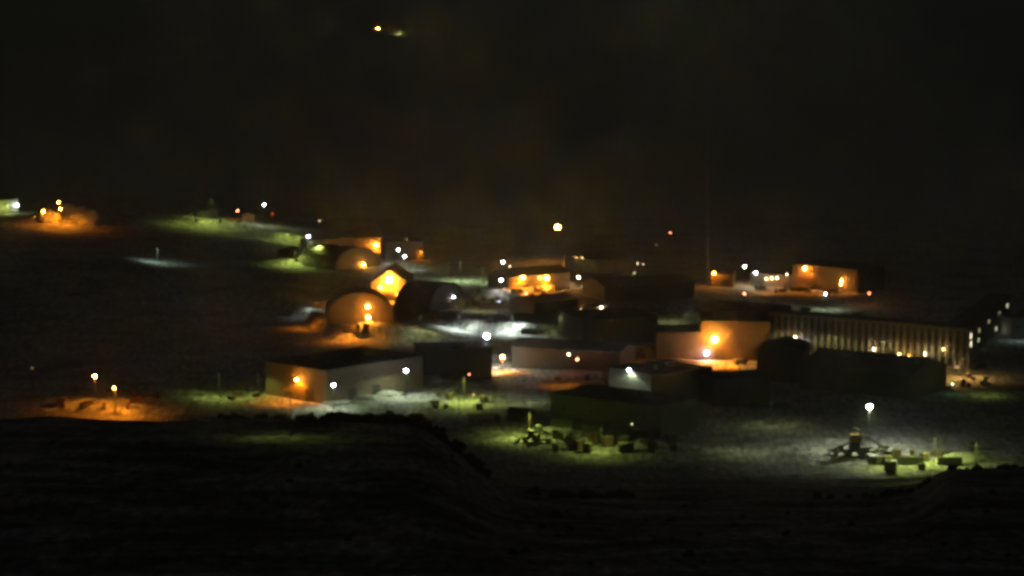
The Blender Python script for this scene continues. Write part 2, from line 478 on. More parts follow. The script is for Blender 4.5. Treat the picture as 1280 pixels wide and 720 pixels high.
# ------------------------------------------------------------------ buildings
class Building:
    """front wall from A to B (as the camera sees it, left to right); local x runs along it, local y away from the viewer"""
    def __init__(s, name, label, cat, A, B, depth, h, wall, roof, kind='flat', rise=3.0, group=None, rooflabel=None, over=0.5):
        a, b = on(*A), on(*B)
        s.W = (b - a).xy.length
        rz = math.atan2(b.y - a.y, b.x - a.x)
        z = min(a.z, b.z)
        c = (a + b) / 2
        s.t = thing(name, label, cat, (c.x, c.y, z), rz, group)
        s.h, s.D, s.kind, s.rise = h, depth, kind, rise
        w, D = s.W / 2, depth
        s.w = w
        m = MB()
        if kind == 'flat':
            m.box(-w, w, 0, D, -3, h)
            s.wall = m.build('wall', wall, s.t)
            m = MB(); m.box(-w - over, w + over, -over, D + over, h + 0.003, h + 0.45)
            s.roof = m.build('roof', roof, s.t)
        elif kind == 'gable_x':          # ridge parallel to the front
            m.prism([(0, -3), (D, -3), (D, h), (D / 2, h + rise), (0, h)], 'x', -w, w)
            s.wall = m.build('wall', wall, s.t)
            sl = rise / (D / 2)
            m = MB(); m.prism([(-over, h - over * sl + 0.02), (D / 2, h + rise + 0.02), (D + over, h - over * sl + 0.02), (D + over, h - over * sl + 0.32), (D / 2, h + rise + 0.34), (-over, h - over * sl + 0.32)], 'x', -w - over, w + over)
            s.roof = m.build('roof', roof, s.t)
        elif kind == 'gable_y':          # gable end to the viewer
            m.prism([(-w, -3), (w, -3), (w, h), (0, h + rise), (-w, h)], 'y', 0, D)
            s.wall = m.build('wall', wall, s.t)
            sl = rise / w
            m = MB(); m.prism([(-w - over, h - over * sl + 0.02), (0, h + rise + 0.02), (w + over, h - over * sl + 0.02), (w + over, h - over * sl + 0.32), (0, h + rise + 0.34), (-w - over, h - over * sl + 0.32)], 'y', -over, D + over)
            s.roof = m.build('roof', roof, s.t)
        elif kind == 'arch':             # half-round shell, arched end wall to the viewer
            n = 22
            arc = [(-w * math.cos(math.pi * i / n), h + rise * math.sin(math.pi * i / n)) for i in range(n + 1)]
            m.prism([(-w * 0.985, -3), (w * 0.985, -3)] + [(x * 0.985, h + (z - h) * 0.985) for x, z in arc[::-1]], 'y', 0.6, D - 0.6)
            s.wall = m.build('wall', wall, s.t)
            m = MB()
            out = [(x * 1.02, h + (z - h) * 1.03) for x, z in arc]
            inn = [(x * 0.99, h + (z - h) * 0.99) for x, z in arc]
            ring = [(-w * 1.02, -3)] + out + [(w * 1.02, -3), (w * 0.99, -3)] + inn[::-1] + [(-w * 0.99, -3)]
            m.prism(ring, 'y', 0, D)
            s.roof = m.build('roof', roof, s.t)
        bpy.context.view_layer.update()
        s.inv = s.t.matrix_world.inverted()
        s.y0 = 0.6 if kind == 'arch' else 0.0
        # a plinth of trim along the foot of the front wall
    def hit(s, px, py, face='front'):
        o = s.inv @ Vector((0, 0, CAM_Z)); d = (s.inv.to_3x3() @ ray(px, py))
        if face == 'front': t = (s.y0 - o.y) / d.y
        elif face == 'left': t = (-s.w - o.x) / d.x
        else: t = (s.w - o.x) / d.x
        return o + d * t
    def lamp(s, px, py, c, r=0.45, L=18, P=600, off=1.2, face='front', E=0, ang=150, k=1.5, label=None, h=None):
        p = s.hit(px, py, face)
        n = Vector((0, -1, 0)) if face == 'front' else Vector((-1 if face == 'left' else 1, 0, 0))
        q = p + n * off
        m = MB(); m.tube(p - q, Vector((0, 0, 0)), 0.07, 6); m.obox(p - q + n * 0.06, (0.4, 0.4, 0.5), (0, 0, 0))
        br = m.build('wall_lamp', M_DARK, s.t, q)
        if label: br['label'] = label
        m = MB(); m.ball((0, 0, 0), r * 0.88, 8, 5); m.build('lens', glow(c['lens'], L * (5.0 if c is SOD else 2.6)), br, smooth=True)
        if P > 0: bulb(br, n * (r + 0.2) + Vector((0, 0, -r * 0.7)), c['light'], P)
        if E > 0: pool(br, n * (r * 0.6) + Vector((0, 0, -r - 0.2)), c['light'], E, max(2.0, p.z), ang, k)
        return br
    def door(s, x, wd, ht, face='front', mat=M_DOOR, roll=False, lit=None):
        f = s.frame(face)
        m = MB(); f(m, x - wd / 2, x + wd / 2, 0.0, 0.08, 0.0, ht)
        d = m.build('roll_up_door' if roll else 'door', mat if not lit else glow(*lit), s.t)
        m = MB()
        if roll: f(m, x - wd * 0.1, x + wd * 0.1, 0.08, 0.14, 0.5, 0.62)
        else: f(m, x + wd * 0.3, x + wd * 0.4, 0.08, 0.16, ht * 0.45, ht * 0.52)
        m.build('handle', M_TRIM, d)
        return d
    def frame(s, face):
        if face == 'front':
            return lambda m, a, b, n0, n1, z0, z1: m.box(a, b, s.y0 - n1, s.y0 - n0, z0, z1)
        if face == 'left':
            return lambda m, a, b, n0, n1, z0, z1: m.box(-s.w - n1, -s.w - n0, a, b, z0, z1)
        return lambda m, a, b, n0, n1, z0, z1: m.box(s.w + n0, s.w + n1, a, b, z0, z1)
    def window(s, x, z, wd, ht, face='front', pane=M_GLASS, label=None):
        f = s.frame(face)
        m = MB(); f(m, x - wd / 2 - 0.12, x + wd / 2 + 0.12, 0.0, 0.07, z - 0.12, z + ht + 0.12)
        wn = m.build('window', M_TRIM, s.t)
        if label: wn['label'] = label
        m = MB(); f(m, x - wd / 2, x + wd / 2, 0.07, 0.10, z, z + ht)
        m.build('pane', pane, wn)
        return wn
    def vent(s, x, y, r=0.35, h=1.6):
        z = s.h
        if s.kind == 'gable_x': z += s.rise * (1 - abs(y - s.D / 2) / (s.D / 2))
        if s.kind == 'gable_y': z += s.rise * (1 - abs(x) / s.w)
        m = MB(); m.tube((x, y, z - 0.2), (x, y, z + h), r, 10); m.tube((x, y, z + h), (x, y, z + h + 0.3), r * 1.6, 10, r * 0.6)
        return m.build('vent_pipe', M_POLE, s.roof)
    def unit(s, x, y, sx=3, sy=2, sz=1.4):
        m = MB(); m.box(x - sx / 2, x + sx / 2, y - sy / 2, y + sy / 2, s.h + 0.4, s.h + 0.4 + sz, 0.12)
        return m.build('roof_vent_unit', M_GREY, s.roof)
    def gutter(s):
        m = MB(); m.box(-s.w - 0.3, s.w + 0.3, -0.75, -0.55, s.h - 0.35, s.h - 0.1)
        return m.build('gutter', M_TRIM, s.roof)
    def stairs(s, x, n=5, wd=1.8):
        m = MB()
        for i in range(n): m.box(x - wd / 2, x + wd / 2, -0.15 - 0.35 * (n - i), -0.15, 0.2 * i - 0.6, 0.2 * (i + 1) - 0.6)
        return m.build('entry_steps', M_POLE, s.t)

# 1 the big warehouse at the lower left
b1 = Building('warehouse', 'big flat roofed warehouse at lower left with one orange lit end wall', 'warehouse', (409, 505), (529, 484.5), 36, 13.0, M_TAN, M_ROOF, 'flat')
b1.lamp(375, 474, SOD, 0.55, 24, 400, 1.8, 'left', E=0.5)
b1.door(-13, 4.2, 4.6, roll=True); b1.door(0, 4.2, 4.6, roll=True); b1.door(8, 1.2, 2.3)
b1.door(10, 5.0, 5.0, 'left', roll=True); b1.door(24, 1.2, 2.3, 'left')
for x in (-20, -6, 13, 19): b1.window(x, 7.5, 1.6, 1.2)
for x, y in ((-15, 12), (-2, 20), (9, 9), (16, 25)): b1.vent(x, y)
b1.unit(-8, 27); b1.unit(13, 17, 4, 2.5)

# 2 dark block right behind it
b2 = Building('storage_building', 'plain dark flat building joining the right side of the warehouse', 'building', (531, 478), (615, 474), 22, 13.0, M_DKSIDE, M_ROOF, 'flat')
b2.door(-5, 4, 4.5, roll=True); b2.door(4, 1.2, 2.3); b2.unit(3, 9)
for x in (-9, 1, 8): b2.window(x, 7, 1.4, 1.1)
# 3 long low building behind the red lamp
b3 = Building('storage_building', 'long low brown building behind the small red lamp in mid town', 'building', (640, 459), (774, 466), 20, 9.0, M_DKSIDE, M_ROOF, 'gable_x', 2.2)
b3.door(-14, 1.2, 2.3); b3.door(6, 4, 4.2, roll=True); b3.door(20, 1.2, 2.3)
for x in (-20, -8, 0, 14): b3.window(x, 3, 1.4, 1.2)
b3.vent(-10, 9); b3.vent(12, 12)
# 4 long dark roof in the near middle
b4 = Building('storage_building', 'long dark building with its roof edge against orange lit ground', 'building', (688, 534), (826, 551), 24, 12.5, M_GREEN, M_ROOF, 'flat')
b4.door(-12, 4.5, 5, roll=True); b4.door(0, 4.5, 5, roll=True); b4.door(11, 1.2, 2.3)
for x in (-18, -6, 6, 17): b4.window(x, 7.2, 1.6, 1.2)
b4.vent(-14, 8); b4.vent(4, 14); b4.unit(12, 11)
# 5 dark building with the blue-white lamp on its pale end
b5 = Building('workshop', 'dark workshop with white lamp glowing on its pale end wall', 'workshop', (814, 508), (889, 499), 26, 12.5, M_DKSIDE, M_ROOF, 'flat')
m = MB(); m.box(-b5.w - 0.06, -b5.w - 0.004, 0.1, 25.9, 0.0, 12.4); m.build('end_cladding', M_GREY, b5.t)['label'] = 'pale cladding on the end wall'
b5.lamp(790, 462, LED, 0.55, 26, 70, 1.6, 'left', E=0.06)
b5.door(-8, 4.2, 4.6, roll=True); b5.door(5, 1.2, 2.3); b5.window(10, 6.5, 1.5, 1.2); b5.window(-1, 6.5, 1.5, 1.2)
b5.vent(-5, 10); b5.unit(6, 14)
# 6 dark building under the yellow lit yard
b6 = Building('workshop', 'dark low workshop below the bright yellow lit yard', 'workshop', (892, 508), (962, 504), 16, 10.5, M_DKSIDE, M_ROOF, 'gable_x', 1.2)
b6.door(-4, 4, 4.2, roll=True); b6.door(5, 1.2, 2.3); b6.window(8, 5.5, 1.4, 1.1); b6.vent(3, 9)
# 7 orange lit block, low wing and tall wing
b7 = Building('workshop', 'low brown wing with orange lit wall left of the brightest orange lamp', 'workshop', (821, 449), (876, 450), 22, 12.0, M_BROWN, M_ROOF, 'flat')
b7.door(-3, 3.6, 4.0, roll=True); b7.window(5, 3, 1.6, 1.5, pane=M_TAN); b7.window(-9, 6, 1.4, 1.2)
b8 = Building('power_plant', 'tall orange lit hall carrying the brightest orange lamp on its front', 'power plant', (876.5, 450), (962, 451), 30, 17.0, M_BROWN, M_ROOF, 'flat')
b8.lamp(893, 423, SOD, 1.2, 60, 450, 3.4, E=0.45, label='brightest orange lamp in the town')
b8.lamp(883, 441, LED, 0.75, 30, 8, 1.6)
b8.door(-7, 4.2, 5, roll=True); b8.door(3, 1.3, 2.4); b8.door(10, 4.2, 5, roll=True)
for x in (-11, -2, 6, 13): b8.window(x, 10.5, 1.8, 1.3)
for x in (-9, 0, 8): b8.vent(x, 12, 0.7, 3.0)
# 9 dark block left of it
b9 = Building('storage_building', 'wide dark flat building in the middle of town without lamps', 'building', (727, 432), (822, 428), 34, 11.5, M_DKSIDE, M_ROOF, 'flat')
b9.door(-6, 4.2, 4.6, roll=True); b9.door(9, 1.2, 2.3); b9.vent(4, 18); b9.unit(-9, 12)
for x in (-14, 3, 14): b9.window(x, 6, 1.5, 1.2)
b10 = Building('hut', 'small pale hut with two white lamps beside the bright snow', 'hut', (722, 399), (758, 395), 9, 5.0, M_PALE, M_ROOFS, 'flat')
b10.lamp(724, 387, WRM, 0.32, 14, 40, 0.9); b10.lamp(750, 384, WRM, 0.36, 16, 70, 0.9)
b10.door(-2, 1.1, 2.2); b10.window(3, 1.6, 1.2, 1.0)

# 11 the dormitory: pilasters and three floors of windows
b11 = Building('dormitory', 'long three storey dormitory with ribbed front and a row of small lamps', 'dormitory', (961, 438), (1210, 462), 9, 17.5, M_DORM, M_ROOF, 'flat')
NB = 29
bay = b11.W / NB
f11 = b11.frame('front')
for i in range(NB + 1):
    x = -b11.w + bay * i
    m = MB(); f11(m, x - bay * 0.14, x + bay * 0.14, 0.004, 0.28, 0.0, 17.3)
    m.build('pilaster', M_DORM, b11.t)
for i in range(NB):
    x = -b11.w + bay * (i + 0.5)
    m = MB(); f11(m, x - bay * 0.26, x + bay * 0.26, 0.004, 0.10, 1.2, 16.4)
    wn = m.build('window', M_BAND, b11.t)
    for k in range(3):
        m = MB(); f11(m, x - bay * 0.22, x + bay * 0.22, 0.10, 0.14, 1.8 + 4.7 * k, 4.2 + 4.7 * k)
        m.build('pane', M_GLASS, wn)
for (px, py, c, r, L, P) in ((996, 421, WRM, .32, 14, 90), (1006, 428, LED, .4, 16, 30), (1094, 436, WRM, .34, 14, 60), (1126, 442, AMB, .34, 8, 120),
                             (1138, 444, SOD, .26, 5, 120), (1158, 442, WRM, .34, 14, 60), (1181, 436, AMB, .34, 8, 80)):
    b11.lamp(px, py, c, r, L, P, 1.5)
for dx in (-38, -16, 8, 30):  # hidden lamps, added to brighten the dormitory front evenly
    wp = b11.t.matrix_world @ Vector((dx, -11, 8))
    gz = T(wp.x, wp.y)
    tl = thing('lamp_post', 'unseen amber fill lamp added before the dormitory, ' + {-38: 'nearest the tall orange hall', -16: 'second from the tall orange hall', 8: 'behind the ridge of the gabled hall', 30: 'next to the lit street'}[dx], 'lamp post', (wp.x, wp.y, gz), b11.t.rotation_euler.z)
    m = MB(); m.tube((0, 0.45, -1), (0, 0.45, 11.3), 0.13, 8, 0.08); m.build('pole', M_POLE, tl)
    m = MB(); m.prism([(-0.45, 0.02), (0.45, 0.02), (0.28, 0.28), (-0.28, 0.28)], 'y', -0.3, 0.75); hd = m.build('lamp_head', M_DARK, tl, (0, 0, 11))
    m = MB(); m.box(-0.34, 0.34, -0.2, 0.66, -0.10, 0.018); m.build('lens', glow(AMB['lens'], 0.3), hd)
    pool(tl, (0, 0.6, 10.6), (1.0, 0.82, 0.34), 0.04, 11, 172, 2.8, 0.9)
p = b11.hit(1197, 443)
b11.door(p.x, 2.4, 3.4, lit=((1.0, 0.6, 0.25), 0.35))['label'] = 'glowing entrance door at the right end'
b11.door(-20, 1.4, 2.4); b11.door(12, 1.4, 2.4)
for x in (-36, -10, 15, 38): b11.unit(x, 11, 4, 3)
# 12 the building at the right edge, seen almost end-on
b12 = Building('dormitory', 'dark dormitory at the right edge with two stepped rows of lit windows', 'dormitory', (1217, 441), (1262, 405), 10, 14.0, M_DKSIDE, M_ROOF, 'flat')
for (px, py, c, s, wd, ht) in ((1224, 413, (1, .7, .38), .45, 3.0, 1.8), (1223, 425, (.9, 1, .55), .5, 3.0, 1.8),
                               (1236, 402, (1, .9, .45), .3, 4.0, 1.6), (1245, 411, (1, .95, .7), .6, 3.2, 2.0), (1249, 392, (1, .95, .6), .35, 4.0, 1.7), (1259, 382, (.95, 1, .6), .6, 4.5, 1.9), (1240, 425, (.7, .8, .45), .08, 5.0, 2.5)):
    q = b12.hit(px, py)
    b12.window(q.x, q.z - ht / 2, wd, ht, pane=glow(c, s), label='lit window')
for py in (420, 430):
    q = b11.hit(1213.5, py, 'right')
    b11.window(q.y, q.z - 1.2, 1.0, 2.4, 'right', pane=glow((1, .88, .62), 1.6), label='lit window in the end wall')
b12.door(-b12.w + 4, 1.4, 2.4)
b13 = Building('hut', 'pale bluish building cut by the right edge of the picture', 'building', (1264, 421), (1300, 420), 14, 9.0, M_PALE, M_ROOFS, 'flat')
b13.door(1, 1.2, 2.2); b13.window(-4, 4, 1.6, 1.3); b13.window(3.5, 4, 1.6, 1.3)
# 14 dark roofs in front of the dormitory
b14 = Building('hall', 'large dark gabled hall standing in front of the long dormitory', 'hall', (1000, 486), (1137, 500), 34, 9.5, M_DKSIDE, M_ROOF, 'gable_x', 5.0)
b14.door(-10, 5, 5.2, roll=True); b14.door(8, 1.2, 2.3); b14.vent(-12, 14); b14.vent(5, 22, 0.5, 2.2)
for x in (-16, 0, 15): b14.window(x, 5, 1.6, 1.3)
b15 = Building('hall', 'dark narrow hall between the bright yellow yard and the gabled hall', 'hall', (946, 476), (1002, 479), 26, 13.0, M_DKSIDE, M_ROOF, 'gable_y', 2.6)
b15.door(-3, 3.8, 4.2, roll=True); b15.door(5, 1.2, 2.3); b15.vent(2, 12)
# 16 back right complex
b16 = Building('garage', 'small orange lit garage with one warm lamp in the back row', 'garage', (889, 358), (916, 359), 12, 7.0, M_TAN, M_ROOF, 'gable_x', 1.5)
b16.lamp(893, 341, SOD, 0.55, 18, 900, 1.8)
b16.door(2, 3.6, 3.6, roll=True); b16.door(-4, 1.1, 2.2)
b17 = Building('garage', 'low orange lit building with three lamps in a row at the back', 'garage', (938, 357), (990, 359), 14, 6.5, M_TAN, M_ROOF, 'flat')
for (px, r) in ((958.5, .3), (965, .34), (971.5, .34)): b17.lamp(px, 348 - (px - 959) * 0.08, WRM, r, 16, 90, 1.2)
b17.lamp(984, 343, WRM, .3, 10, 20, 1.0)
b17.door(-6, 3.4, 3.6, roll=True); b17.door(8, 1.1, 2.2)
b18 = Building('maintenance_hall', 'large orange lit hall in the back row with a bright lamp under its eave', 'maintenance hall', (990.5, 360), (1072, 366), 26, 13.0, M_BROWN, M_ROOF, 'flat')
b18.lamp(1009, 335, SOD, 0.75, 40, 450, 2.6, E=0.3)
b18.lamp(1054.5, 350, SOD, 0.45, 30, 300, 1.8, E=0.3); b18.lamp(1053, 355, AMB, 0.4, 20, 60, 1.6)
b18.door(-8, 5, 5.2, roll=True); b18.door(6, 5, 5.2, roll=True); b18.door(13, 1.2, 2.3)
for x in (-12, 0, 12): b18.window(x, 8, 1.8, 1.3)
b18.vent(-5, 10); b18.vent(8, 12)
b19 = Building('storage_building', 'dim brown building behind the tall orange lit hall', 'building', (878, 402), (968, 410), 22, 8.0, M_BROWN, M_ROOFS, 'gable_x', 2.0)
b19.door(-8, 3.6, 3.8, roll=True); b19.door(5, 1.2, 2.3); b19.window(12, 3, 1.6, 1.3); b19.vent(0, 9)
# 20 middle back: orange lit front
b20 = Building('vehicle_shop', 'gabled vehicle shop with two bright orange lamps on its front', 'workshop', (635, 361), (712, 361), 18, 9.0, M_TAN, M_ROOF, 'gable_x', 3.5)
b20.lamp(650, 346.5, SOD, 0.85, 30, 900, 2.4, E=0.8); b20.lamp(680, 347, SOD, 0.9, 30, 900, 2.4, E=0.8); b20.lamp(672, 347, SOD, 0.42, 14, 60, 2.0)
b20.door(-9, 4.6, 4.8, roll=True); b20.door(0, 4.6, 4.8, roll=True); b20.door(10, 4.6, 4.8, roll=True)
b20.vent(-6, 10); b20.vent(7, 12)
b21 = Building('hut', 'pale green building catching light behind the vehicle shop', 'building', (706, 338), (746, 343), 14, 8.0, M_PALE, M_ROOFS, 'flat')
b21.lamp(722, 321.5, AMB, 0.25, 4, 8, 0.8); b21.lamp(729, 322, AMB, 0.28, 5, 8, 0.8)
b21.door(0, 1.2, 2.2); b21.window(-6, 3.5, 1.6, 1.2); b21.window(6, 3.5, 1.6, 1.2)
b22 = Building('storage_building', 'dark low building right of the white street junction', 'building', (668, 392), (722, 389), 20, 6.5, M_DKSIDE, M_ROOF, 'gable_x', 2.0)
b22.door(-4, 3.4, 3.6, roll=True); b22.door(6, 1.2, 2.2); b22.window(1, 3, 1.4, 1.1); b22.vent(3, 9)
b23 = Building('storage_building', 'dark wide shed between the vehicle shop and the radio mast', 'building', (756, 378), (868, 372), 30, 8.0, M_DKSIDE, M_ROOF, 'gable_x', 3.0)
b23.door(-10, 4.6, 4.8, roll=True); b23.door(10, 1.2, 2.2); b23.window(0, 4, 1.6, 1.2); b23.vent(-4, 12)

# arched halls on the left
ba = Building('arched_hangar', 'rearmost arched hangar with a dark round roof and dim orange front', 'hangar', (419, 338), (474, 333), 30, 1.5, M_TAN, M_ROOF, 'arch', 11.0)
ba.lamp(452, 330.5, SOD, 0.75, 22, 300, 1.5)
ba.door(0, 6, 5.4, roll=True); ba.door(-7, 1.2, 2.3)
bb = Building('storage_building', 'long low building behind the arched hangar with orange glare at its right end', 'building', (384, 313), (477, 313), 12, 8.0, M_TAN, M_ROOF, 'flat')
bb.lamp(469, 306, SOD, 0.9, 24, 2400, 1.8)
bb.door(-14, 3.6, 3.8, roll=True); bb.window(-4, 4, 1.6, 1.2); bb.window(6, 4, 1.6, 1.2); bb.vent(0, 7)
bc = Building('workshop', 'gabled workshop with the largest orange glare on its gable wall', 'workshop', (464, 379), (510, 377), 36, 10.5, M_TAN, M_ROOF, 'gable_y', 6.5)
bc.lamp(487, 349, SOD, 1.6, 50, 2200, 2.8, E=0.9, label='largest glaring orange lamp'); bc.lamp(476, 359, SOD, 0.6, 22, 120, 1.6); bc.lamp(497, 368, SOD, 0.6, 14, 500, 2.0)
bc.door(0, 5.4, 5.0, roll=True); bc.door(6, 1.2, 2.3); bc.window(-5, 5.5, 1.4, 1.2); bc.vent(-3, 14)
be = Building('arched_hangar', 'nearest arched hangar with two lamps over its orange lit front', 'hangar', (411, 409), (492, 403.5), 22, 6.0, M_BROWN, M_ROOF, 'arch', 10.0)
be.lamp(459, 382.5, SOD, 0.75, 30, 700, 2.2); be.lamp(459.5, 396, SOD, 0.8, 30, 900, 2.4, E=0.5)
be.door(3.5, 7, 6.0, roll=True); be.door(-8, 1.2, 2.3); be.window(-4, 9.5, 1.6, 1.3)
bf = Building('arched_hangar', 'dim arched hangar on the right of the gabled workshop with a single white lamp', 'hangar', (536, 389.5), (582, 387), 20, 3.0, M_TAN, M_ROOF, 'arch', 12.5)
bf.lamp(565, 371, LED, 0.42, 18, 12, 1.0)
bf.door(1, 5.6, 5.2, roll=True); bf.door(-7, 1.2, 2.3)
bg_ = Building('warehouse', 'grey pale walled building behind the pair of blue white lamps', 'building', (483, 325), (529, 325), 18, 11.0, M_GREY, M_ROOFS, 'flat')
bg_.door(-6, 4.2, 4.6, roll=True); bg_.door(6, 1.2, 2.3); bg_.window(10, 6, 1.6, 1.2); bg_.unit(2, 8)
# far left and upper left
bh = Building('hut', 'pale floodlit building cut by the left edge of the picture', 'building', (-14, 269), (23, 266), 14, 9.0, M_WHITE, M_ROOFS, 'gable_x', 2.0)
bh.lamp(20, 256, LED, 0.6, 14, 300, 1.5); bh.lamp(6, 258, MER, 0.3, 2, 700, 3.0)
bh.door(0, 1.2, 2.3); bh.window(5, 4, 1.6, 1.3)
bi = Building('hut', 'small box hut on the green lit snow slope', 'hut', (257, 271), (273, 271), 8, 5.0, M_PALE, M_ROOFS, 'flat')
bi.door(1, 1.1, 2.2); bi.window(-2, 2.0, 1.2, 1.0)
bj = Building('hut', 'grey hut under the blue white lamp on the upper left slope', 'hut', (318, 276), (337, 276), 9, 6.0, M_PALE, M_ROOFS, 'gable_x', 1.5)
bj.door(1, 1.1, 2.2); bj.window(-3, 2.2, 1.2, 1.0)
bk = Building('hut', 'tiny brown hut under the green snow terrace at upper left', 'hut', (358, 321), (373, 320), 6, 4.5, M_BROWN, M_ROOFS, 'gable_x', 1.2)
bk.door(0.5, 1.1, 2.1); bk.window(-2, 2.0, 0.9, 0.9)
bl = Building('hut', 'small orange lit hut left of the pair of orange street lamps', 'hut', (71, 510), (81, 510), 3.0, 3.2, M_TAN, M_ROOFS, 'gable_x', 0.8)
bl.door(0.4, 0.9, 2.0); bl.window(-0.9, 1.2, 0.7, 0.8)
bm_ = Building('hut', 'dark shed beside the lit wooden pole of the green yard', 'shed', (634, 526), (655, 529), 7, 3.6, M_DKSIDE, M_ROOF, 'gable_x', 1.2)
bm_.door(0, 1.1, 2.1); bm_.window(2, 1.4, 0.9, 0.9)

# ------------------------------------------------------------------ street lamps and poles
lamp_post('orange lamp post left of the orange lit snow mound', 54, 264, 7, SOD, .6, 22, 0.25, glowP=120)
lamp_post('upper orange lamp post standing in the orange lit snow mound', 73, 253, 15, SOD, .6, 24, 0.8, glowP=500)
lamp_post('lower orange lamp post in front of the orange lit snow mound', 75.5, 261, 10, SOD, .6, 24, 0.8, glowP=500)
lamp_post('hooded lamp post alone on a pale snow patch at left', 196, 310, 8.5, dict(light=(.62, .85, .62), lens=(.9, 1, .95)), .3, 0.8, 0.6, 160, hood=True)
lamp_post('hooded lamp post above the small box hut', 264, 250, 15, MER, .3, 0.5, 0.5, 156, hood=True)
lamp_post('hooded lamp post at the left end of the green snow slope', 240, 256, 9, MER, .3, 0.02, 0.4, 150, hood=True)
lamp_post('small red orange lamp post on the upper left slope', 297, 263.5, 6, RED, .42, 14, 0.0, glowP=60)
lamp_post('blue white lamp post highest on the upper left slope', 330, 255.5, 14, LED, .62, 22, 0.22)
lamp_post('dim red lamp post right of the grey hut', 340.5, 267, 4, RED, .45, 0.5, 0.0, glowP=60)
lamp_post('hooded lamp post lighting the green slope right of the grey hut', 352, 281, 8, MER, .3, 0.02, 0.42, 152, hood=True)
lamp_post('blue white lamp post at the end of the green slope', 385.5, 295.5, 9, LED, .62, 22, 0.10)
lamp_post('small hooded yellow lamp post above the green terrace', 398, 305.5, 10.5, MER, .3, 1.2, 0.9, 156, hood=True)
lamp_post('faint white lamp post in the dark above the green terrace', 399.5, 275.5, 8, WRM, .35, 2.5)
lamp_post('left and higher of two blue white lamps by the grey building', 498, 312, 9, LED, .62, 24, 0.22)
lamp_post('right and lower of two blue white lamps by the grey building', 506, 320.5, 8, LED, .62, 24, 0.22)
lamp_post('short dim orange lamp post right of the grey building', 526.5, 315, 5, SOD, .5, 1.0, 0.35, glowP=200)
lamp_post('white lamp post left of the nearest arched hangar', 410, 384, 6, LED, .5, 16, 0.22)
lamp_post('hooded lamp post over the pale snow left of the nearest arched hangar', 388, 371, 6, STR, .3, 0.02, 0.4, 134, hood=True)
lamp_post('tall white lamp post left of the vehicle shop', 628.5, 327.5, 13, LED, .6, 22, 0.06)
lamp_post('short white lamp post in front of the tall one by the vehicle shop', 626.5, 350, 6, LED, .7, 24, 0.20, 140)
lamp_post('faint lamp post close to the tall white lamp post', 637.5, 333, 10, WRM, .35, 3)
lamp_post('faint pale lamp post on the dark street before the vehicle shop', 624, 377, 6, LED, .35, 2.0)
lamp_post('faint warm lamp post below the orange vehicle shop yard', 657.5, 367, 5, WRM, .4, 3.0)
lamp_post('lone bright orange lamp on a tall pole behind the town', 697, 284, 22, SOD, 1.5, 34, 0.05, glowP=900)
lamp_post('white lamp post right of the vehicle shop', 723.5, 346.5, 6, WRM, .6, 22)
lamp_post('left of two dim orange lamps in the dark back row', 761.5, 325, 6, SOD, .5, 0.5)
lamp_post('right of two dim orange lamps in the dark back row', 766, 325.5, 6, SOD, .5, 0.5)
lamp_post('left of two faint white lamps in the dark back row', 797, 329.5, 6, WRM, .4, 2.0)
lamp_post('right of two faint white lamps in the dark back row', 804, 330.5, 6, WRM, .4, 1.2)
lamp_post('dim green lamp post below the two faint white lamps', 793, 341, 5, MER, .5, 0.5, glowP=40)
lamp_post('dim red lamp on a tall pole over the back row', 838, 291, 15, RED, .5, 3)
lamp_post('barely visible lamp post in the dark left of the mast', 820, 306, 8, MER, .35, 0.5)
lamp_post('warm white lamp post right of the small garage', 931, 333, 10, WRM, .62, 22, 0.08)
lamp_post('blue white lamp post left of the three lamps in a row', 944.5, 341, 8, LED, .62, 24, 0.05)
lamp_post('small red lamp post between garage and tall orange hall', 930.5, 367, 6, RED, .4, 10, glowP=40)
lamp_post('white lamp post below the orange maintenance hall', 1032, 367.5, 8, LED, .52, 20)
lamp_post('red lamp post at the right end of the orange back row', 1086.5, 366.5, 6, RED, .5, 4, glowP=60)
lamp_post('very bright white lamp high on a pole left of the street junction', 608.5, 420, 14, LED, 1.15, 50, 0.10, glowP=500)
lamp_post('smaller white lamp post under the very bright white lamp', 613.5, 435, 9, LED, .6, 24, 0.05)
lamp_post('hooded lamp post at the left of the bright white snow street', 575, 389, 9, STR, .3, 0.02, 1.9, 148, hood=True)
lamp_post('hooded lamp post at the right of the bright white snow street', 640, 393, 9, STR, .3, 0.02, 1.6, 148, hood=True)
lamp_post('hooded lamp post before the snow street near the dim arched hangar', 525, 390, 9, dict(light=(.8, .85, .35), lens=(.9, 1, .7)), .3, 0.02, 0.4, 152, hood=True)
lamp_post('hooded lamp post on the grey green plain behind the junction', 575, 325, 12, dict(light=(.6, .8, .35), lens=(.9, 1, .9)), .3, 0.02, 0.8, 158, hood=True)
lamp_post('small hooded lamp post on the plain left of the vehicle shop', 603, 334, 9, dict(light=(.6, .8, .35), lens=(.9, 1, .9)), .3, 0.6, 0.6, 158, hood=True)
lamp_post('orange lamp on a lit post in the middle of town over a yellow snow patch', 628, 446, 6.5, SOD, .8, 34, 3.0, 138)
lamp_post('faint warm lamp post left of the small red lamp in mid town', 711, 443, 8, WRM, .42, 10)
lamp_post('small red lamp post behind the long dark building', 721.5, 449, 6, RED, .5, 7, glowP=60)
lamp_post('hooded orange lamp post behind the long dark building', 700, 458, 8, SOD, .3, 0.02, 0.2, 150, hood=True)
lamp_post('blue white lamp post in front of the warehouse corner', 417, 481, 9.5, LED, .62, 22, 0.4, 154, glowP=150)
lamp_post('white lamp post on the snow before the right end of the warehouse', 507.5, 463, 11, LED, .75, 26, 0.5, 156)
lamp_post('upper orange street lamp of the pair at lower left', 118.5, 470, 11, SOD, .7, 26, 0.5, glowP=600)
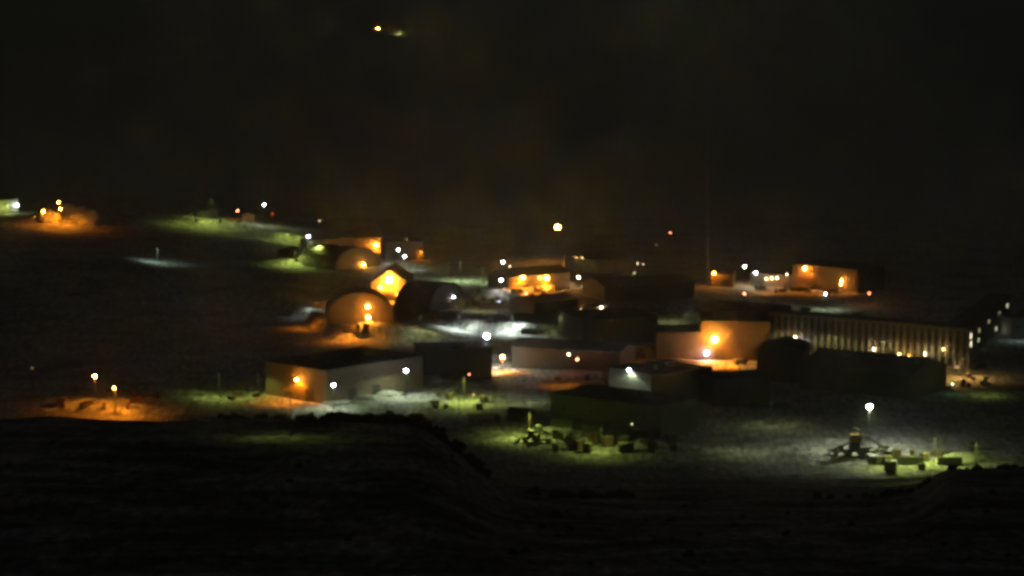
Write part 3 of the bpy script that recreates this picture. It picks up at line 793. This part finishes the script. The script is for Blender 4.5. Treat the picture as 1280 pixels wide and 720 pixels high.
lamp_post('lower orange street lamp of the pair at lower left on a dark pole', 143, 485, 10, SOD, .45, 22, 1.1, 152)
lamp_post('hardly visible lamp post at the far lower left', 40, 460, 8, AMB, .6, 0.06)
lamp_post('small red lamp behind the lit wooden post', 586.5, 468, 7, RED, .4, 2.2)
lamp_post('hooded lamp post with pale lit wooden pole right of the warehouse', 580, 471.5, 10, MER, .3, 0.5, 0.8, 156, hood=True, pole=M_WOOD)
lamp_post('faint lamp post beside the vehicles of the green yard', 592, 493.5, 6, AMB, .4, 0.6)
lamp_post('hooded lamp post with pale lit wooden pole in the green yard', 662, 516, 9, MER, .3, 0.4, 0.9, 152, hood=True, pole=M_WOOD)
lamp_post('hooded lamp post by the cargo stacks before the long dark building', 752, 533, 9, MER, .3, 0.1, 0.4, 152, hood=True)
lamp_post('very bright white lamp on a tall pole over the machine yard at right', 1087, 508, 16, dict(light=(.85, .93, .52), lens=(.78, .82, 1)), .95, 45, 0.5, 170, glowP=700)
lamp_post('hooded lamp post with thin dark pole in the machine yard at right', 1170, 545, 9.5, MER, .3, 0.06, 0.9, 160, hood=True)
lamp_post('hooded lamp post at the right end of the machine yard', 1222, 553, 9, MER, .3, 0.02, 0.7, 158, hood=True)
lamp_post('hooded lamp post in the left of the machine yard', 1120, 552, 9, MER, .3, 0.02, 0.5, 158, hood=True)
lamp_post('small green lamp post below the lit street at right', 1190.5, 480, 4, dict(light=(.4, 1, .4), lens=(.5, 1, .6)), .35, 2.5, 0.0, glowP=30)
lamp_post('hooded lamp post on the dim snow at the right edge', 1235, 473, 7, MER, .3, 0.02, 0.1, 154, hood=True)
lamp_post('hooded amber lamp post on the lit street beside the dormitory end', 1205, 446, 9, AMB, .3, 0.1, 1.0, 158, hood=True)
lamp_post('hooded amber lamp post at the left of the lit dormitory street', 1163, 452, 9, AMB, .3, 0.1, 0.8, 154, hood=True)
lamp_post('hooded lamp post lighting the pale building at the right edge', 1278, 405, 8, dict(light=(.7, .9, .8), lens=(.8, 1, .9)), .3, 0.02, 0.14, 150, hood=True)
lamp_post('hooded lamp post on the green snow left of the warehouse', 273, 466, 10, MER, .3, 0.04, 0.26, 156, hood=True)
lamp_post('hooded lamp post behind the left corner of the warehouse', 322, 468, 9, MER, .3, 0.02, 0.2, 146, hood=True)
lamp_post('dim green lamp post at the right end of the cargo stacks', 790, 530, 6, MER, .35, 0.5)
lamp_post('hooded lamp post on a thin pole on the near slope below the warehouse', 362, 499, 10, MER, .3, 0.02, 0.06, 136, hood=True, start=560)
OLV_FILL = dict(light=(.72, .82, .30), lens=(.9, 1, .7))  # olive fill lamps, added to lift the dark ground between buildings
lamp_post('hooded lamp post at the left of the green terrace above the arched hangars', 368, 311, 9, MER, .3, 0.02, 0.7, 154, hood=True)
lamp_post('hooded lamp post at the lower end of the green slope', 368, 286, 8, MER, .3, 0.02, 0.5, 154, hood=True)
lamp_post('added hooded fill lamp on the dim olive ground before the brown long building', 655, 476, 9, OLV_FILL, .3, 0.02, 0.16, 164, hood=True)
lamp_post('added hooded fill lamp on the dim lane right of the snow street', 700, 396, 9, OLV_FILL, .3, 0.02, 0.16, 164, hood=True)
lamp_post('added hooded fill lamp on the dim street before the vehicle shop', 600, 367, 9, OLV_FILL, .3, 0.02, 0.22, 164, hood=True)
lamp_post('added hooded fill lamp on the dim ground right of the dark workshop', 965, 500, 10, OLV_FILL, .3, 0.02, 0.08, 166, hood=True)
lamp_post('added hooded fill lamp on the wide pale slope below the dark workshops', 930, 530, 10, OLV_FILL, .3, 0.02, 0.09, 166, hood=True)
lamp_post('added hooded fill lamp between the pale containers and the wide shed', 835, 380, 9, OLV_FILL, .3, 0.02, 0.16, 164, hood=True)
# far out on the ice
lamp_post('distant bright orange lamp mast far out on the dark ice', 473, 36, 18, SOD, 3.0, 4000, 0.0, start=3000)
lamp_post('distant faint green lamp mast left of the bright one on the ice', 417, 35, 18, MER, 2.0, 900, 0.0, start=3000)
lamp_post('distant dim orange lamp mast right of the bright one on the ice', 515, 39, 14, SOD, 2.0, 700, 0.0, start=3000)
far = Building('airfield_hut', 'thin pale airfield shed between two distant lamps on the ice', 'airfield shed', (489, 38.8), (510, 39.6), 25, 5.0, M_WHITE, M_ROOFS, 'flat')
far.door(-20, 6, 4, roll=True); far.door(12, 6, 4, roll=True)
lamp_post('hooded lamp mast lighting the distant airfield shed', 500, 38.0, 14, LED, 1.0, 0.2, 320.0, 150, hood=True, start=3000)

# ------------------------------------------------------------------ utility poles, mast, fences
def utility_pole(label, px, top, base, lean=0.0, wires=True):
    b = on(px, base)
    h = (base - top) / F * b.y * 1.0
    t = thing('utility_pole', label, 'utility pole', b, 0, 'dark utility poles in the town')
    m = MB(); m.tube((0, 0, -1), (lean * h, 0, h), 0.17, 8, 0.12); m.build('pole', M_WOOD, t)
    m = MB(); m.box(-1.1, 1.1, -0.1, 0.1, -0.12, 0.1); ca = m.build('crossarm', M_WOOD, t, (lean * h * 0.95, -0.2, h * 0.95))
    for x in (-0.9, 0, 0.9):
        m = MB(); m.tube((x, 0, 0.1), (x, 0, 0.35), 0.06, 6); m.build('insulator', M_DARK, ca)
    return t
utility_pole('leaning pole beside the very bright white lamp', 597, 392, 424, 0.12)
utility_pole('straight thin pole on the dark street near the junction', 631, 345, 372)
utility_pole('thin pole in front of the plain behind the junction', 560, 327, 352)
utility_pole('pole on the left of the green yard near the warehouse', 574, 488, 518)
utility_pole('pole before the orange vehicle shop yard', 647, 350, 370)
utility_pole('pole on the lit street by the dormitory end', 1205, 449, 466)
utility_pole('pole on the snow bank before the grey building', 512, 322, 352)

mb_ = on(885, 356)
t = thing('radio_mast', 'tall thin lattice radio mast rising behind the small garage', 'radio mast', mb_)
mh = 82.0
m = MB()
for a in range(3):
    ca, sa = math.cos(a * 2.0944), math.sin(a * 2.0944)
    m.tube((0.5 * ca, 0.5 * sa, -1), (0.3 * ca - 1.5, 0.3 * sa, mh), 0.15, 5)
m.build('mast_leg', M_WHITE, t)
m = MB()
n_ = 48
for i in range(n_):
    k0, k1 = i / n_, (i + 1) / n_
    for a in range(3):
        P0 = Vector((0.5 * math.cos(a * 2.0944) - 1.5 * k0, 0.5 * math.sin(a * 2.0944), mh * k0))
        P1 = Vector((0.5 * math.cos((a + 1) * 2.0944) - 1.5 * k1, 0.5 * math.sin((a + 1) * 2.0944), mh * k1))
        m.tube(P0, P1, 0.035, 4)
m.build('lattice', M_WHITE, t)
for a in (0.4, 2.5, 4.6):
    m = MB()
    for k in (0.55, 0.95): m.tube((-1.5 * k, 0, mh * k), (38 * math.cos(a), 38 * math.sin(a), 0.2), 0.025, 4)
    m.build('guy_wire', M_POLE, t)

def fence(label, A, B, n, h):
    a, b = on(*A), on(*B)
    t = thing('fence', label, 'fence', a)
    d = b - a
    for i in range(n):
        q = d * (i / (n - 1))
        z = T(a.x + q.x, a.y + q.y) - a.z
        m = MB(); m.tube((q.x, q.y, z - 0.5), (q.x, q.y, z + h), 0.12, 6); m.build('post', M_DARK, t)
    for k in (0.5, 0.95):
        m = MB()
        for i in range(n - 1):
            q0, q1 = d * (i / (n - 1)), d * ((i + 1) / (n - 1))
            m.tube((q0.x, q0.y, T(a.x + q0.x, a.y + q0.y) - a.z + h * k), (q1.x, q1.y, T(a.x + q1.x, a.y + q1.y) - a.z + h * k), 0.05, 5)
        m.build('rail', M_DARK, t)
fence('dark post fence on the orange strip beside the low brown wing', (806, 451), (848, 447), 5, 3.6)
fence('dark post fence along the lower edge of the bright snow street', (622, 409), (700, 413), 14, 2.2)

# orange strip behind building 5
lamp_post('hooded orange lamp post over the orange strip by the low brown wing', 812, 432, 8, SOD, .3, 0.02, 0.22, 148, hood=True)
lamp_post('hooded orange lamp post on the fan of orange snow before the nearest arched hangar', 440, 402, 9, SOD, .3, 0.02, 1.2, 156, hood=True)
lamp_post('hooded orange lamp post on the road left of the orange snow fan', 384, 390, 8, SOD, .3, 0.02, 0.45, 152, hood=True)
lamp_post('hooded orange lamp post on the bright yellow yard', 908, 438, 7, SOD, .3, 0.02, 1.7, 144, hood=True)
lamp_post('hooded orange lamp post on the ground by the warehouse end wall', 352, 486, 6, SOD, .3, 0.02, 0.40, 152, hood=True)
lamp_post('hooded orange lamp post by the dim arched hangar', 545, 372, 6, SOD, .3, 0.02, 0.30, 146, hood=True)
lamp_post('hooded orange lamp post behind the maintenance hall yard', 962, 353, 6, SOD, .3, 0.02, 0.45, 146, hood=True)

# ------------------------------------------------------------------ vehicles, machines, cargo
def wheels(t, xs_, y, r, wd=0.6):
    for x in xs_:
        for s in (-1, 1):
            m = MB(); m.tube((0, -wd / 2, 0), (0, wd / 2, 0), r, 14); wl = m.build('wheel', M_BLACK, t, (x, s * y, r))
            m = MB(); m.tube((0, -wd / 2 - 0.03, 0), (0, wd / 2 + 0.03, 0), r * 0.5, 10); m.build('rim', M_GREY, wl)

def truck(label, px, py, rz, cabm, boxm, L=7.0, H=3.4, start=690.0):
    t = thing('parked_truck', label, 'truck', on(px, py, 0, start), rz, 'parked trucks')
    m = MB(); m.box(-L / 2, L / 2, -0.5, 0.5, 0.6, 0.95); m.build('chassis', M_DARK, t)
    m = MB(); m.prism([(L / 2 - 2.0, 0.9), (L / 2 + 0.1, 0.9), (L / 2 + 0.05, 1.8), (L / 2 - 0.5, 2.7), (L / 2 - 2.0, 2.75)], 'y', -1.15, 1.15)
    # prism sweeps (u along x)
    c = m.build('cab', cabm, t)
    m = MB(); m.box(L / 2 - 0.32, L / 2 - 0.02, -1.0, 1.0, 1.95, 2.5); m.build('windscreen', M_GLASS, c)
    m = MB(); m.box(-L / 2, L / 2 - 2.15, -1.25, 1.25, 0.98, H, 0.06); m.build('cargo_box', boxm, t)
    wheels(t, (-L / 2 + 1.1, L / 2 - 1.0), 1.05, 0.55, 0.4)
    return t

def loader(label, px, py, rz, mat, s=1.0, start=690.0, roof=None):
    t = thing('wheel_loader', label, 'loader', on(px, py, 0, start), rz, 'loaders in the yards')
    t.scale = (s, s, s)
    m = MB(); m.box(-3.2, 0.6, -1.1, 1.1, 1.0, 2.2, 0.15); m.box(0.7, 2.2, -0.7, 0.7, 0.9, 1.7, 0.1); m.build('body', mat, t)
    m = MB(); m.box(-1.2, 0.4, -0.85, 0.85, 2.2, 3.6, 0.1); c = m.build('cab', M_DARK, t)
    m = MB(); m.box(-1.35, 0.6, -1.0, 1.0, 3.6, 3.75); m.build('cab_roof', roof or M_WHITE, c)
    m = MB(); m.box(0.4, 0.44, -0.7, 0.7, 2.4, 3.4); m.build('windscreen', M_GLASS, c)
    for sd in (-0.6, 0.6):
        m = MB(); m.tube((1.2, sd, 1.6), (3.4, sd, 0.9), 0.16, 6); m.build('lift_arm', mat, t)
    m = MB(); m.prism([(3.3, 0.25), (4.5, 0.2), (4.5, 0.35), (3.5, 0.5), (3.5, 1.3), (4.2, 1.55), (4.15, 1.7), (3.3, 1.45)], 'y', -1.5, 1.5); m.build('bucket', M_DARK, t)
    wheels(t, (-2.2, 1.4), 1.15, 0.85, 0.6)
    return t

truck('dark truck standing tilted before the nearest arched hangar', 441, 415, R(140), M_DARK, M_DARK, 6.5, 3.6)
truck('dark truck seen end on under the lamps of the nearest arched hangar', 457.5, 415, R(95), M_DARK, M_DARK, 6.5, 4.4)
truck('left of two dark trucks with pale lit roofs in the green yard', 597, 527, R(10), M_RED, M_WHITE, 7, 3.0)
truck('right of two dark trucks with pale lit roofs in the green yard', 613, 527, R(8), M_BLUE, M_WHITE, 7, 3.2)
loader('loader with pale cab roof beside the lit wooden pole', 662, 552, R(-170), M_YEL, 1.15)
loader('smaller loader behind the one with pale cab roof', 674, 543, R(-20), M_DARK, 0.9)
truck('flat dark truck right of the loader in the green yard', 677, 553, R(160), M_YEL, M_PALE, 7, 1.7)

for lb, px, py, rz in (('dark truck in the orange yard at the left of the vehicle shop', 646, 367, 10), ('dark truck in the orange yard at the right of the vehicle shop', 697, 364, 170),
                       ('dark truck before the maintenance hall under the bright eave lamp', 1003, 364, 20), ('dark truck before the right end of the maintenance hall', 1041, 367, 200),
                       ('dark truck in front of the dormitory entrance', 1166, 467, 15), ('dark truck at the right end of the lit dormitory street', 1224, 462, 30),
                       ('dark truck by the lower orange street lamp at lower left', 168, 504, 5), ('dark truck on the road right of the nearest arched hangar', 512, 396, 25),
                       ('dark truck on the bright white snow street', 615, 403, 12), ('dark truck behind the warehouse on the green snow', 300, 488, 170),
                       ('dark truck on the orange strip by the low brown wing', 792, 446, 8), ('dark truck on the bright yellow yard under the brightest lamp', 925, 456, 30)):
    truck(lb, px, py, R(rz), rnd.choice((M_RED, M_BLUE, M_DARK)), rnd.choice((M_DARK, M_BROWN, M_GREY)), rnd.uniform(5.5, 7), rnd.uniform(2.4, 3.2))

def container(label, px, py, rz, mat, L=6.0, start=690.0):
    t = thing('shipping_container', label, 'container', on(px, py, 0, start), rz, 'shipping containers')
    m = MB(); m.box(-L / 2, L / 2, -1.2, 1.2, 0.05, 2.6, 0.05); m.build('shell', mat, t)
    for s in (-1, 1):
        m = MB(); m.box(L / 2, L / 2 + 0.08, s * 0.6 - 0.55, s * 0.6 + 0.55, 0.2, 2.5); d = m.build('door', mat, t)
        m = MB(); m.tube((L / 2 + 0.12, s * 0.2, 0.3), (L / 2 + 0.12, s * 0.2, 2.4), 0.03, 5); m.build('lock_rod', M_POLE, d)
    return t
container('dark container in the middle of the machine yard at right', 1132, 580.5, R(4), M_DARK, 5.2)
container('shorter dark container right of the one in the machine yard', 1147, 580.5, R(4), M_DARK, 3.2)
container('dark low container near the thin pole of the machine yard', 1187, 581, R(-3), M_DARK, 8.0)
container('dark container at the left end of the machine yard', 1104, 580, R(60), M_DARK, 4)
container('dark container left below the rock crusher', 1091, 579, R(70), M_DARK, 4)
container('pale container among boxes left of the tall orange lit hall', 866, 397.5, R(3), M_WHITE, 9)
container('pale upper container behind the long pale one', 860, 389, R(10), M_PALE, 6)
container('dim blue container behind the tall orange lit hall', 947, 393.5, R(-4), M_BLUE, 10)
container('dark container at the upper left snow slope', 344, 277, R(20), M_DARK, 6)

t = thing('rock_crusher', 'tall rock crusher with a slanting conveyor at the left of the machine yard', 'rock crusher', on(1071, 570), R(6))
m = MB()
for x in (-2.4, 2.2):
    for y in (-1.4, 1.4): m.tube((x, y, -0.5), (x * 0.8, y * 0.9, 6.2), 0.22, 6)
for z in (2.2, 4.4):
    for y in (-1.3, 1.3): m.tube((-2.3, y, z), (2.1, y, z), 0.14, 5)
    m.tube((-2.3, -1.3, z), (2.1, 1.3, z + 1.6), 0.1, 5)
m.build('support_frame', M_DARK, t)
m = MB(); m.box(-2.6, 1.0, -1.5, 1.5, 1.6, 4.6, 0.15); m.box(-3.6, -2.4, -1.0, 1.0, 0.2, 2.6, 0.1); m.build('crusher_body', M_DARK, t)
m = MB(); m.prism([(-1.4, 5.0), (0.8, 5.0), (2.0, 7.6), (-2.6, 7.6)], 'y', -1.6, 1.6); m.build('hopper', M_YEL, t)
m = MB(); m.obox((-0.6, -0.3, 9.2), (2.6, 1.6, 1.1), (0, R(28), 0)); m.build('conveyor_head', M_PALE, t)
m = MB(); m.obox((5.0, -0.3, 5.6), (13.2, 1.1, 0.55), (0, R(31), 0)); cv = m.build('conveyor', M_GREY, t)
m = MB(); m.obox((5.0, -0.3, 6.0), (13.0, 0.8, 0.12), (0, R(31), 0)); m.build('belt', M_BLACK, cv)
m = MB()
for x, z in ((3.0, 6.4), (7.6, 3.6)):
    for y in (-1.2, 0.6): m.tube((x, y, -0.5), (x, -0.3 + 0.4 * (y + 0.3), z), 0.13, 5)
m.build('conveyor_leg', M_DARK, t)
m = MB(); m.obox((-6.0, 0.2, 3.4), (7.6, 1.0, 0.5), (0, R(-24), 0)); m.build('feed_conveyor', M_DARK, t)['label'] = 'dark feed conveyor'
m = MB(); m.box(8.0, 10.2, -1.4, 1.0, 0.2, 2.4, 0.1); m.build('generator_box', M_PALE, t)
loader('dark loader at the left foot of the rock crusher', 1050, 569, R(170), M_DARK, 1.0, roof=M_DARK)
truck('dark truck right of the rock crusher under the white lamp', 1084, 570, R(10), M_DARK, M_GREEN, 7, 3.4)

# cargo stacks before the long dark building
def crate_proto():
    t = thing('cargo_crate', 'wooden cargo crate among the stacks before the long dark building', 'crate', (0, 0, 0), 0, 'cargo crates in the yards')
    m = MB(); m.box(-1.2, 1.2, -1.0, 1.0, 0.15, 2.3, 0.05); b = m.build('crate_body', M_WOOD, t)
    m = MB(); m.box(-1.25, 1.25, -1.05, 1.05, 2.3, 2.42); m.build('lid', M_TRIM, t)
    for s in (-0.9, 0, 0.9):
        m = MB(); m.box(s - 0.1, s + 0.1, -1.0, 1.0, 0.0, 0.15); m.build('skid', M_WOOD, t)
    return t
pr = crate_proto()
first = True
for i in range(46):
    px, py = rnd.uniform(690, 845), rnd.uniform(548, 566)
    if i > 36: px, py = rnd.uniform(1065, 1165), rnd.uniform(565, 592)
    q = on(px, py)
    rz = rnd.uniform(-0.6, 0.6)
    if i > 36: lb = 'wooden cargo crate on the snow of the machine yard'
    else: lb = None
    if first: pr.location = q; pr.rotation_euler = (0, 0, rz); o = pr; first = False
    else: o = copy_thing(pr, q, rz, lb)
    k = rnd.uniform(0.7, 1.5)
    o.scale = (k, k, rnd.uniform(0.6, 1.7))

LOTS = [((352, 408), (314, 330), 12, 'wooden cargo crate on the green terrace above the arched hangars'),
        ((590, 640), (366, 384), 7, 'wooden cargo crate along the dark street before the vehicle shop'),
        ((640, 712), (363, 369), 8, 'wooden cargo crate in the orange yard of the vehicle shop'),
        ((945, 1070), (361, 367), 14, 'wooden cargo crate in the orange yard of the back row'),
        ((500, 530), (385, 396), 5, 'wooden cargo crate by the road right of the nearest arched hangar'),
        ((540, 620), (487, 512), 9, 'wooden cargo crate scattered on the green snow right of the warehouse'),
        ((1140, 1240), (466, 486), 14, 'wooden cargo crate along the lower edge of the lit dormitory street'),
        ((280, 325), (484, 500), 8, 'wooden cargo crate on the green snow left of the warehouse'),
        ((90, 200), (488, 512), 9, 'wooden cargo crate in the orange lamp light at lower left'),
        ((205, 345), (268, 282), 9, 'wooden cargo crate on the green slope at upper left'),
        ((778, 850), (440, 449), 5, 'wooden cargo crate on the orange strip by the low brown wing'),
        ((690, 770), (474, 484), 5, 'wooden cargo crate on the dim orange ground behind the long dark building'),
        ((1080, 1230), (560, 582), 12, 'wooden cargo crate on the snow of the machine yard')]
for (xa, xb), (ya, yb), nn, lb in LOTS:
    for i in range(nn):
        o = copy_thing(pr, on(rnd.uniform(xa, xb), rnd.uniform(ya, yb)), rnd.uniform(-1.5, 1.5), lb)
        o['group'] = 'cargo crates in the yards'
        k = rnd.uniform(0.5, 1.2); o.scale = (k * rnd.uniform(0.8, 1.6), k, rnd.uniform(0.4, 1.3))

# ------------------------------------------------------------------ snow piles and boulders
def lump(r, seed, flat=0.6, rough=0.45, sub=3):
    bm2 = bmesh.new()
    bmesh.ops.create_icosphere(bm2, subdivisions=sub, radius=1.0)
    for v in bm2.verts:
        d = v.co.normalized()
        k = 1 + rough * noise.noise(d * 1.3 + Vector((seed, 0, 0))) + rough * 0.5 * noise.noise(d * 3.1 + Vector((0, seed, 0))) + rough * 0.2 * noise.noise(d * 7 + Vector((0, 0, seed)))
        v.co = Vector((d.x * k * r, d.y * k * r, d.z * k * r * flat))
    return bm2

def snow_pile(label, px, py, sx, sy, sz, seed):
    q = on(px, py)
    m = MB(); m.bm.free(); m.bm = lump(1.0, seed, 1.0, 0.5, 4)
    for v in m.bm.verts: v.co = Vector((v.co.x * sx, v.co.y * sy, v.co.z * sz))
    o = m.build('snow_pile', M_SNOW, None, (q.x, q.y, q.z - sz * 0.15), True)
    return tag(o, label, 'snow pile')
snow_pile('largest snow mound lit orange by the three lamps at upper left', 88, 270, 13, 8, 9, 1.3)
snow_pile('long low snow mound right of the largest orange mound', 108, 274, 12, 7, 6, 5.2)
snow_pile('small snow mound beneath the left orange lamp at upper left', 60, 271, 7, 6, 6, 8.8)
snow_pile('low snow bank along the front of the warehouse', 450, 498, 9, 4, 2.2, 2.1)
snow_pile('snow bank by the right front corner of the warehouse', 535, 478, 9, 5, 3.0, 3.7)
snow_pile('low snow bank under the warehouse corner lamp', 424, 505, 6, 3, 1.6, 6.7)

snow_pile('snow drift along the left of the long dark building', 694, 538, 7, 3, 1.6, 9.1)
snow_pile('snow drift at the right end of the long dark building', 812, 555, 9, 4, 2.0, 4.4)
snow_pile('snow drift in the middle of the warehouse front', 478, 494, 10, 3, 2.0, 3.3)
snow_pile('ploughed snow heap at the left of the bright white street', 540, 402, 10, 4, 1.8, 1.9)
snow_pile('ploughed snow heap at the right of the bright white street', 672, 409, 9, 4, 1.8, 6.1)
snow_pile('ploughed snow heap in the right of the machine yard', 1205, 574, 10, 4, 2.2, 8.2)
protos = []
for i in range(5):
    m = MB(); m.bm.free(); m.bm = lump(1.0, 11.7 * i + 2, 0.85, 0.75, 3)
    me = m
    protos.append(m)
boulder_meshes = []
for i, m in enumerate(protos):
    bmesh.ops.recalc_face_normals(m.bm, faces=m.bm.faces)
    ms = bpy.data.meshes.new('boulder'); m.bm.to_mesh(ms); m.bm.free(); ms.materials.append(M_ROCK)
    boulder_meshes.append(ms)
def boulder(x, y, s, label):
    o = bpy.data.objects.new('boulder', boulder_meshes[rnd.randrange(5)])
    o.location = (x, y, T(x, y) + s * 0.25)
    o.scale = (s * rnd.uniform(0.8, 1.4), s * rnd.uniform(0.8, 1.2), s * rnd.uniform(0.7, 1.25))
    o.rotation_euler = (rnd.uniform(-0.3, 0.3), rnd.uniform(-0.3, 0.3), rnd.uniform(0, 6.28))
    col.objects.link(o)
    tag(o, label, 'boulder', 'dark boulders along the near ridge')
LB1 = 'one of the black boulders lined up before the orange lit warehouse end'
for px, s in ((271, 1.5), (284, 1.1), (292, 2.0), (301, 1.2), (318, 1.9), (326, 1.6), (347, 2.1), (354, 1.5), (374, 1.9), (381, 2.3), (386, 1.4)):
    boulder((px - 640) / F * YC, YC + rnd.uniform(-4, 5), s * 0.8, LB1)
LB2 = 'black rock in the jagged ridge below the warehouse and green yard'
for i in range(80):
    px = rnd.uniform(400, 610)
    y = YC + rnd.uniform(-6, 6)
    boulder((px - 640) / F * y, y, rnd.uniform(0.6, 2.0) * (1.3 if 505 < px < 530 else 1.0), LB2)
LB3 = 'black rock on the ridge before the dark middle of the town'
for i in range(30):
    px = rnd.uniform(660, 800); y = YC + rnd.uniform(-5, 5)
    boulder((px - 640) / F * y, y, rnd.uniform(0.5, 1.6), LB3)
LB4 = 'black rock on the dark outcrop below the machine yard'
for i in range(26):
    px = rnd.uniform(1020, 1280); y = YC + rnd.uniform(-4, 4)
    boulder((px - 640) / F * y, y, rnd.uniform(0.5, 1.3), LB4)

for i in range(90):
    y = rnd.uniform(370, 590); px = rnd.uniform(0, 1280)
    boulder((px - 640) / F * y, y, rnd.choice((0.25, 0.3, 0.4, 0.5, 0.8)), 'black rock scattered on the dark near slope at the bottom')

# ------------------------------------------------------------------ cold hazy air over the whole place
m = MB(); m.box(-6900, 6900, -290, 13900, -40, 163)
hz = bpy.data.materials.new('cold_air'); hz.use_nodes = True
hn = hz.node_tree
hn.nodes.clear()
ho = hn.nodes.new('ShaderNodeOutputMaterial'); pv = hn.nodes.new('ShaderNodeVolumePrincipled')
pv.inputs['Color'].default_value = (0.86, 0.96, 0.80, 1)
pv.inputs['Density'].default_value = 0.00042
pv.inputs['Anisotropy'].default_value = 0.65
hn.links.new(pv.outputs[0], ho.inputs['Volume'])
haze = m.build('haze', hz)
haze['kind'] = 'stuff'
